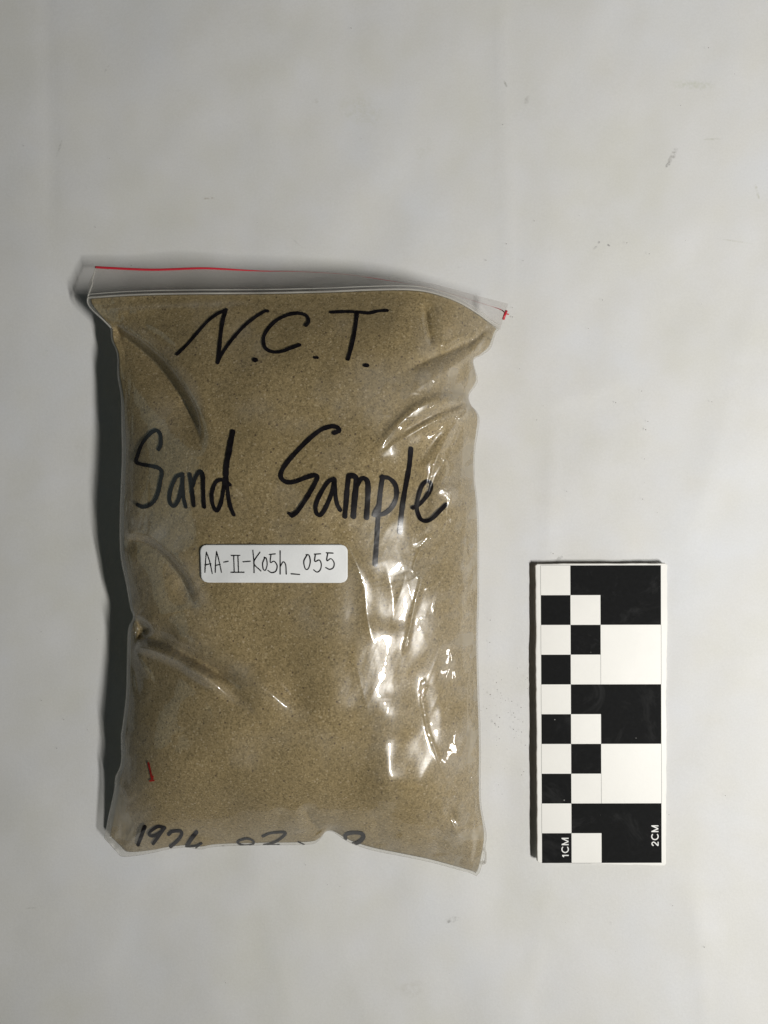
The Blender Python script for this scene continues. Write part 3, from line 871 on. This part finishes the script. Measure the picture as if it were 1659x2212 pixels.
def T(ox, oy, s):
    """tracing window (source origin, zoom) -> grid"""
    return lambda pts: [((x / s + ox) / 1.8228, (y / s + oy) / 1.8228) for x, y in pts]


A1, A2 = T(300, 980, 1.8433), T(1200, 980, 1.8433)
A3, A4 = T(380, 1600, 2.07375), T(1100, 1500, 1.8433)
A5, A6 = T(340, 2900, 1.8433), T(1200, 2900, 1.8433)


def dot(f, x, y, rx, ry, w): return (f([(x - rx, y), (x, y - ry * 0.2), (x + rx, y)]), w)


NCT = [(A1([(730, 765), (800, 700), (870, 620), (950, 530), (1020, 475), (1060, 455), (1090, 440)]), 6.6),
       (A1([(1088, 445), (1065, 520), (1050, 620), (1040, 720), (1027, 825)]), 8.0),
       (A1([(1027, 825), (1060, 760), (1130, 660), (1220, 560), (1300, 495), (1370, 452), (1390, 452)]), 7.0),
       dot(A1, 1300, 806, 5, 0, 9.5),
       (A1([(1668, 555), (1688, 525), (1668, 482), (1600, 467), (1520, 485), (1440, 530), (1380, 600), (1360, 660), (1375, 720), (1430, 748), (1500, 742), (1570, 715), (1622, 697)]), 7.4),
       dot(A2, 83, 789, 10, 0, 6.0),
       (A2([(190, 460), (300, 455), (400, 460), (470, 465), (540, 450), (600, 447)]), 6.6),
       (A2([(380, 468), (367, 580), (347, 680), (327, 760), (315, 800)]), 8.0),
       dot(A2, 447, 846, 9, 4, 8.0)]
SANDW = [(A3([(508, 352), (525, 310), (525, 240), (505, 203), (480, 198), (430, 230), (370, 310), (335, 400), (325, 455), (370, 475), (440, 487), (510, 505), (535, 540), (525, 600), (505, 700), (475, 770), (430, 808), (380, 822), (333, 803)]), 8.0),
         (A3([(690, 560), (655, 575), (625, 630), (602, 700), (597, 760), (612, 806), (640, 812), (672, 760), (692, 680), (704, 600), (705, 555)]), 8.2),
         (A3([(705, 555), (705, 650), (712, 740), (730, 822)]), 7.6),
         (A3([(762, 555), (772, 620), (785, 720), (795, 810)]), 8.4),
         (A3([(785, 650), (812, 575), (848, 532), (868, 560), (872, 660), (875, 760), (880, 822)]), 8.4),
         (A3([(1088, 640), (1030, 602), (980, 615), (947, 690), (944, 770), (965, 838), (990, 850), (1020, 780), (1038, 680), (1055, 580)]), 8.0),
         (A3([(1114, 210), (1095, 300), (1078, 400), (1062, 480), (1058, 560)]), 11.6),
         (A3([(1060, 540), (1072, 680), (1090, 800), (1122, 885)]), 8.0)]
SAMPLE = [(A4([(398, 378), (438, 362), (418, 336), (370, 332), (300, 357), (220, 420), (130, 510), (60, 590), (17, 660), (17, 708), (60, 736), (120, 730), (200, 700), (262, 685), (276, 708), (240, 780), (180, 880), (130, 950), (92, 978)]), 9.2),
          (A4([(72, 962), (95, 978)]), 7.0),
          (A4([(400, 712), (355, 735), (300, 820), (266, 905), (275, 965), (308, 968), (355, 885), (390, 790), (402, 720)]), 8.6),
          (A4([(402, 715), (406, 800), (420, 890), (443, 938)]), 8.6),
          (A4([(505, 692), (495, 780), (487, 880), (477, 985)]), 10.0),
          (A4([(510, 690), (548, 692), (562, 730), (552, 830), (545, 910), (540, 985)]), 11.5),
          (A4([(565, 760), (590, 718), (620, 708), (645, 742), (645, 850), (635, 995)]), 10.0),
          (A4([(752, 695), (737, 800), (727, 900), (718, 1000), (710, 1150), (698, 1335)]), 9.2),
          (A4([(745, 700), (800, 708), (846, 760), (852, 840), (820, 915), (760, 965), (692, 975)]), 9.2),
          (A4([(690, 975), (705, 940), (728, 900)]), 9.0),
          (A4([(957, 492), (945, 620), (920, 760), (900, 880), (886, 1000), (877, 1100)]), 9.6),
          (A4([(970, 922), (1012, 900), (1060, 850), (1098, 790), (1100, 742), (1070, 728), (1035, 765), (1008, 850), (1000, 930), (1025, 1000), (1065, 1018), (1110, 1000), (1160, 950), (1212, 897)]), 8.4)]
DATE = [(A5([(424, 655), (400, 720), (376, 785)]), 8.4),
        (A5([(568, 664), (520, 655), (468, 688), (456, 715), (490, 722), (540, 695), (568, 664)]), 6.6),
        (A5([(570, 664), (532, 715), (486, 778)]), 7.0),
        (A5([(598, 712), (625, 690), (685, 688), (692, 715), (660, 760), (612, 800)]), 7.0),
        (A5([(800, 695), (762, 745), (730, 796)]), 8.4),
        (A5([(730, 798), (790, 795), (838, 776)]), 4.2),
        (A5([(990, 797), (1018, 802)]), 3.0),
        (A5([(1157, 742), (1110, 757), (1100, 775), (1150, 790), (1205, 782), (1215, 762), (1185, 745), (1150, 742)]), 4.6),
        (A5([(1282, 725), (1335, 703), (1420, 695), (1447, 706), (1400, 750), (1345, 776), (1290, 788)]), 5.4),
        (A5([(1540, 766), (1580, 783)]), 3.0),
        (A6([(294, 742), (300, 712), (350, 699), (415, 706), (425, 735), (392, 768), (350, 778)]), 8.2)]
DATEG = [(A6([(182, 702), (135, 748), (102, 764)]), 4.0), (A5([(1300, 790), (1400, 783)]), 3.0), (A5([(795, 808), (838, 778)]), 3.4)]
REDM = [(A5([(450, 192), (464, 250), (477, 312)]), 4.0), (A5([(461, 322), (490, 319)]), 3.6), (A5([(484, 290), (478, 318)]), 3.4)]

for nm, st, mt, lb in (('handwriting', NCT, M_INK, 'black handwritten letters N.C.T. below the zip'),
                       ('handwriting', SANDW, M_INK, 'black handwritten word Sand'),
                       ('handwriting', SAMPLE, M_INK, 'black handwritten word Sample'),
                       ('handwriting', DATE, M_INK, 'black handwritten date cut off at the bottom of the bag'),
                       ('handwriting', DATEG, M_INKG, 'faint grey strokes of the handwritten date'),
                       ('handwriting', REDM, M_INKR, 'small red pen stroke at the lower left')):
    o = ribbons(nm, st, mt, bag, bvh); o['label'] = lb

# ------------------------------------------------------------------ white paper label stuck on the film
x0, x1, y0, y1, rad = 431.5, 751, 1177, 1259, 15
nlx, nly = 120, 40
smooth_film = PA(DX, DY, blur(ZF, 6) + 0.022)
bvh_s = BVHTree.FromPolygons([tuple(a) for a in smooth_film.reshape(-1, 3)], [tuple(int(i) for i in qd) for qd in grid_quads(NU, NV)])
lv, lf = [], []
for i in range(nlx):
    for j in range(nly):
        a = i / (nlx - 1); b = j / (nly - 1)
        yy = y0 + (y1 - y0) * b
        m = 0
        e = min(yy - y0, y1 - yy)
        if e < rad: m = rad - math.sqrt(max(rad * rad - (rad - e) ** 2, 0))
        xa = x0 + m + 3.0 * b; xb = x1 - m
        gx_ = xa + (xb - xa) * a
        lv.append(drop(gx_, yy - 0.3 + 1.0 * (a - 0.5) * (b - 0.2), 0.00002, bvh_s))
for i in range(nlx - 1):
    for j in range(nly - 1):
        k = i * nly + j; lf.append((k, k + 1, k + nly + 1, k + nly))
lm = bpy.data.meshes.new('paper_label'); lm.from_pydata([tuple(a) for a in lv], [], lf)
for f_ in lm.polygons: f_.use_smooth = True
label = link('paper_label', lm, M_LABEL, bag)
label['label'] = 'white rounded label with a handwritten sample code'
sol = label.modifiers.new('thickness', 'SOLIDIFY'); sol.thickness = 0.00012; sol.offset = 0
lab_bvh = BVHTree.FromPolygons([tuple(a) for a in lv], lf)
PW = 2.5
CODE = [(A3(p), PW) for p in (
    [(885, 1355), (890, 1270), (897, 1190)], [(897, 1190), (925, 1270), (945, 1365)], [(885, 1295), (935, 1285)],
    [(970, 1355), (972, 1270), (980, 1185)], [(980, 1185), (1000, 1260), (1020, 1355)], [(970, 1300), (1010, 1290)],
    [(1040, 1272), (1075, 1265)], [(1100, 1217), (1170, 1217)], [(1120, 1217), (1125, 1355)], [(1155, 1217), (1160, 1355)], [(1098, 1355), (1205, 1355)],
    [(1197, 1270), (1255, 1265)], [(1277, 1175), (1285, 1265), (1287, 1358)], [(1335, 1190), (1285, 1278), (1343, 1345)],
    [(1375, 1235), (1357, 1280), (1362, 1328), (1380, 1338), (1394, 1290), (1386, 1242), (1370, 1232)],
    [(1412, 1210), (1460, 1205)], [(1425, 1210), (1420, 1275), (1450, 1265), (1475, 1300), (1465, 1345), (1430, 1358), (1400, 1340)],
    [(1500, 1180), (1500, 1280), (1500, 1370)], [(1500, 1310), (1525, 1270), (1545, 1295), (1550, 1370)])]
CODE += [(A4(p), PW) for p in (
    [(86, 1400), (147, 1405)], [(202, 1262), (178, 1310), (190, 1365), (212, 1360), (225, 1310), (215, 1265), (195, 1262)],
    [(255, 1258), (300, 1255)], [(262, 1258), (258, 1310), (290, 1300), (305, 1330), (298, 1370), (275, 1388), (250, 1372)],
    [(342, 1248), (390, 1250)], [(352, 1250), (345, 1305), (375, 1290), (398, 1320), (392, 1355), (365, 1368), (338, 1355)])]
o = ribbons('handwriting', CODE, M_PEN, label, lab_bvh, 0.00009, 1.8, 3, 0.08)
o['label'] = 'thin black handwritten code AA-II-K05h_055'

# ------------------------------------------------------------------ scale card
CT = 0.16                                                     # card thickness, cm
card = bpy.data.objects.new('scale_card', None); S.collection.objects.link(card)
card['label'] = 'black and white chequered centimetre scale card lying beside the sand bag'
card['category'] = 'scale card'
cu = (CAMZ - CT) / FOC                                        # cm per grid unit on the card face
# printed field: left column x 1168.5..1232.5..1297.5..1428 ; rows from y 1221.2
pc = P(1298.8, 1543, CT)
card.location = (pc[0], pc[1], 0); card.rotation_euler = (0, 0, math.radians(0.12))


def cl(gx_, gy_): return ((gx_ - 1298.8) * cu * CM, -(gy_ - 1543) * cu * CM)


# board outline with slightly worn edges
def outline():
    cs = [(1157.2, 1217.8), (1443, 1216.8), (1438.5, 1871), (1159.8, 1864.5)]
    pts = []
    for k in range(4):
        a, b = np.array(cs[k]), np.array(cs[(k + 1) % 4])
        L = np.linalg.norm(b - a); d = (b - a) / L; nrm_ = np.array([d[1], -d[0]])
        n = int(L / 7)
        w = 0
        for i in range(n):
            s = 4 + (L - 8) * i / (n - 1)
            w = 0.75 * w + rng.normal(0, 0.32)
            if rng.random() < 0.035: w -= rng.uniform(0.8, 2.0)
            pts.append(a + d * s + nrm_ * w * 0.8)
    return pts


op = [cl(*p) for p in outline()]
bm = bmesh.new()
lo = [bm.verts.new((x, y, 0.00005)) for x, y in op]
hi = [bm.verts.new((x, y, CT * CM - 0.00022)) for x, y in op]
cxm = sum(x for x, y in op) / len(op); cym = sum(y for x, y in op) / len(op)
hi2 = [bm.verts.new((x - 0.00022 * np.sign(x - cxm) * (abs(x - cxm) > 0.0205), y - 0.00022 * np.sign(y - cym) * (abs(y - cym) > 0.050), CT * CM)) for x, y in op]
n_ = len(op)
for i in range(n_):
    j = (i + 1) % n_
    f1 = bm.faces.new((lo[j], lo[i], hi[i], hi[j])); f1.material_index = 1
    f2 = bm.faces.new((hi[j], hi[i], hi2[i], hi2[j]))
bm.faces.new(hi2[::-1]); bm.faces.new(lo)
bmesh.ops.recalc_face_normals(bm, faces=bm.faces)
bme = bpy.data.meshes.new('board'); bm.to_mesh(bme); bm.free()
board = link('board', bme, M_CARD, card); bme.materials.append(M_EDGE)

colx = [1168.6, 1232.6, 1297.4, 1428.2]
rowy = [1221.2 + 64.28 * i for i in range(11)]


def plate(name, quad, z, mat, parent):
    bm = bmesh.new()
    vs = [bm.verts.new((*cl(*q_), z)) for q_ in quad]
    f_ = bm.faces.new(vs)
    if f_.normal.z < 0 or True: bmesh.ops.recalc_face_normals(bm, faces=[f_])
    bm.normal_update()
    if bm.faces[:][0].normal.z < 0: bmesh.ops.reverse_faces(bm, faces=bm.faces[:])
    ex = bmesh.ops.extrude_face_region(bm, geom=bm.faces[:])
    for g in ex['geom']:
        if isinstance(g, bmesh.types.BMVert): g.co.z += 0.00003
    bmesh.ops.recalc_face_normals(bm, faces=bm.faces)
    me = bpy.data.meshes.new(name); bm.to_mesh(me); bm.free()
    return link(name, me, mat, parent)


def skew(x, y): return x + (1.6 * (y - 1221) / 643 if x < 1300 else 0.4 * (y - 1221) / 643)


def rect(xa, ya, xb, yb): return [(skew(xa, ya), ya), (skew(xa, yb), yb), (skew(xb, yb), yb), (skew(xb, ya), ya)]


ZP = CT * CM
squares = {}
for rI in range(10):
    for cI in range(2):
        if (rI + cI) % 2 == 1:
            squares[(rI, cI)] = plate('printed_square', rect(colx[cI], rowy[rI], colx[cI + 1], rowy[rI + 1]), ZP, M_BLACK, card)
for rI in (0, 4, 8):
    squares[(rI, 2)] = plate('printed_block', rect(colx[2], rowy[rI], colx[3], rowy[rI + 2]), ZP, M_BLACK, card)
# hairlines framing the white fields
hl = []
lw = 0.55
for rI in range(10):
    if rI % 2 == 0: hl.append((colx[0] - lw, rowy[rI], colx[0], rowy[rI + 1]))
for rI in (3, 7): hl.append((colx[2] - lw / 2, rowy[rI], colx[2] + lw / 2, rowy[rI + 1]))
for rI in (2, 6): hl.append((colx[3], rowy[rI], colx[3] + lw, rowy[rI + 2]))
hl.append((colx[0], rowy[0] - lw, colx[1], rowy[0])); hl.append((colx[1], rowy[10], colx[2], rowy[10] + lw))
for h in hl: plate('printed_line', rect(*h), ZP + 0.000004, M_LINE, card)


A9 = T(2080, 3150, 2.765)


def arc(cx, cy, rx, ry, a0, a1, n=18): return [(cx + rx * math.cos(math.radians(a0 + (a1 - a0) * i / n)), cy + ry * math.sin(math.radians(a0 + (a1 - a0) * i / n))) for i in range(n + 1)]


def flat_strokes(name, strokes, w, z, mat, parent):
    """printed sans-serif lettering: square-ended strokes on the card face"""
    bm = bmesh.new()
    for k, st in enumerate(strokes):
        p = np.array(A9(st)); t = np.gradient(p, axis=0); t /= np.linalg.norm(t, axis=1)[:, None]
        nrm_ = np.stack([-t[:, 1], t[:, 0]], -1) * w / 2
        zz = z + k * 0.000003
        a = [bm.verts.new((*cl(*q_), zz)) for q_ in p + nrm_]; b = [bm.verts.new((*cl(*q_), zz)) for q_ in p - nrm_]
        for i in range(len(p) - 1): bm.faces.new((a[i], a[i + 1], b[i + 1], b[i]))
    bm.normal_update()
    if sum(f_.normal.z for f_ in bm.faces) < 0: bmesh.ops.reverse_faces(bm, faces=bm.faces[:])
    me = bpy.data.meshes.new(name); bm.to_mesh(me); bm.free()
    return link(name, me, mat, parent)


def letter_M(x0, x1, ya, yb): return [[(x1, ya), (x0, ya)], [(x0 + 2, ya), (x1 - 2, (ya + yb) / 2)], [(x1 - 2, (ya + yb) / 2), (x0 + 2, yb)], [(x0, yb), (x1, yb)]]


LW = 2.35
o = flat_strokes('lettering', [[(437, 602), (366, 602)], [(368, 603), (386, 619)], arc(398, 535, 35, 35, -48, 228)] + letter_M(360, 436, 484, 416), LW, ZP + 0.00005, M_WHITE, squares[(9, 0)])
o['label'] = 'white printed letters 1CM'
o = flat_strokes('lettering', [[(1361, 497), (1348, 490), (1343, 477), (1348, 463), (1361, 458), (1375, 464), (1392, 482), (1404, 494), (1412, 498)], [(1410, 498), (1410, 456)], arc(1376, 398, 35, 34, -48, 228)] + letter_M(1338, 1414, 344, 282), LW, ZP + 0.00005, M_WHITE, squares[(8, 2)])
o['label'] = 'white printed letters 2 CM'
# scuffed, blackened lower right corner
plate('corner_scuff', [(1430, 1872), (1435, 1873.5), (1440.5, 1868), (1440, 1862)], 0.0002, M_SMEAR, card)

# ------------------------------------------------------------------ spilled grains and crumbs on the paper
A7 = lambda x, y: ((x / 3.687 + 1900) / 1.8228, (y / 3.687 + 2400) / 1.8228)
gr = [A7(x, y) for x, y in ((112, 156), (108, 478), (506, 852), (652, 996), (655, 1153), (203, 1063), (214, 1163), (112, 1236), (335, 1322), (426, 1333), (561, 1422), (62, 1440),
      (452, 1505), (250, 1570), (517, 1598), (587, 1634), (180, 1655), (232, 1708), (454, 1743), (490, 1771), (570, 1781), (461, 1866), (622, 1972), (473, 1566), (445, 1636), (267, 1216))]
A8 = lambda x, y: ((x / 1.3008 + 2000) / 1.8228, (y / 1.3008 + 500) / 1.8228)
gr += [A8(x, y) for x, y in ((78, 684), (23, 972), (686, 1352), (553, 1411), (718, 1508), (707, 1550), (700, 1700), (148, 1500), (60, 1238), (485, 885), (302, 1866), (610, 592))]
gr += [(205, 490), (283, 573), (1531, 102), (137, 1555), (122, 1617), (707, 2212 - 300), (1522, 2212 - 165), (660, 1869), (1107, 664), (1195, 1196)]
bm = bmesh.new()


def crumb(gx_, gy_, r_, elong=1.0, ang=0.0):
    k = P(gx_, gy_, 0.02)
    res = bmesh.ops.create_icosphere(bm, subdivisions=1, radius=r_)
    ca, sa = math.cos(ang), math.sin(ang)
    for vt in res['verts']:
        x, y, z = vt.co.x * elong, vt.co.y, vt.co.z * 0.7
        x *= rng.uniform(0.75, 1.2); y *= rng.uniform(0.75, 1.2)
        vt.co = (k[0] + x * ca - y * sa, k[1] + x * sa + y * ca, max(z, -r_ * 0.3) + r_ * 0.3 - 0.0001)


for (a, b) in gr: crumb(a, b, rng.uniform(0.00009, 0.00016), rng.uniform(1, 1.6), rng.uniform(0, 3))
for i in range(70):
    crumb(rng.uniform(20, 1640), rng.uniform(20, 2190), rng.uniform(0.00005, 0.00011), rng.uniform(1, 2.2), rng.uniform(0, 3))
for i in range(40):
    crumb(1070 + rng.normal(0, 26), 1540 + rng.normal(0, 90), rng.uniform(0.00005, 0.0001), 1.2, rng.uniform(0, 3))
me = bpy.data.meshes.new('spilled_grains'); bm.to_mesh(me); bm.free()
g_ = link('spilled_grains', me, M_GRAIN)
g_['kind'] = 'stuff'; g_['label'] = 'tiny dark grains of sand and crumbs scattered on the paper'; g_['category'] = 'grains'
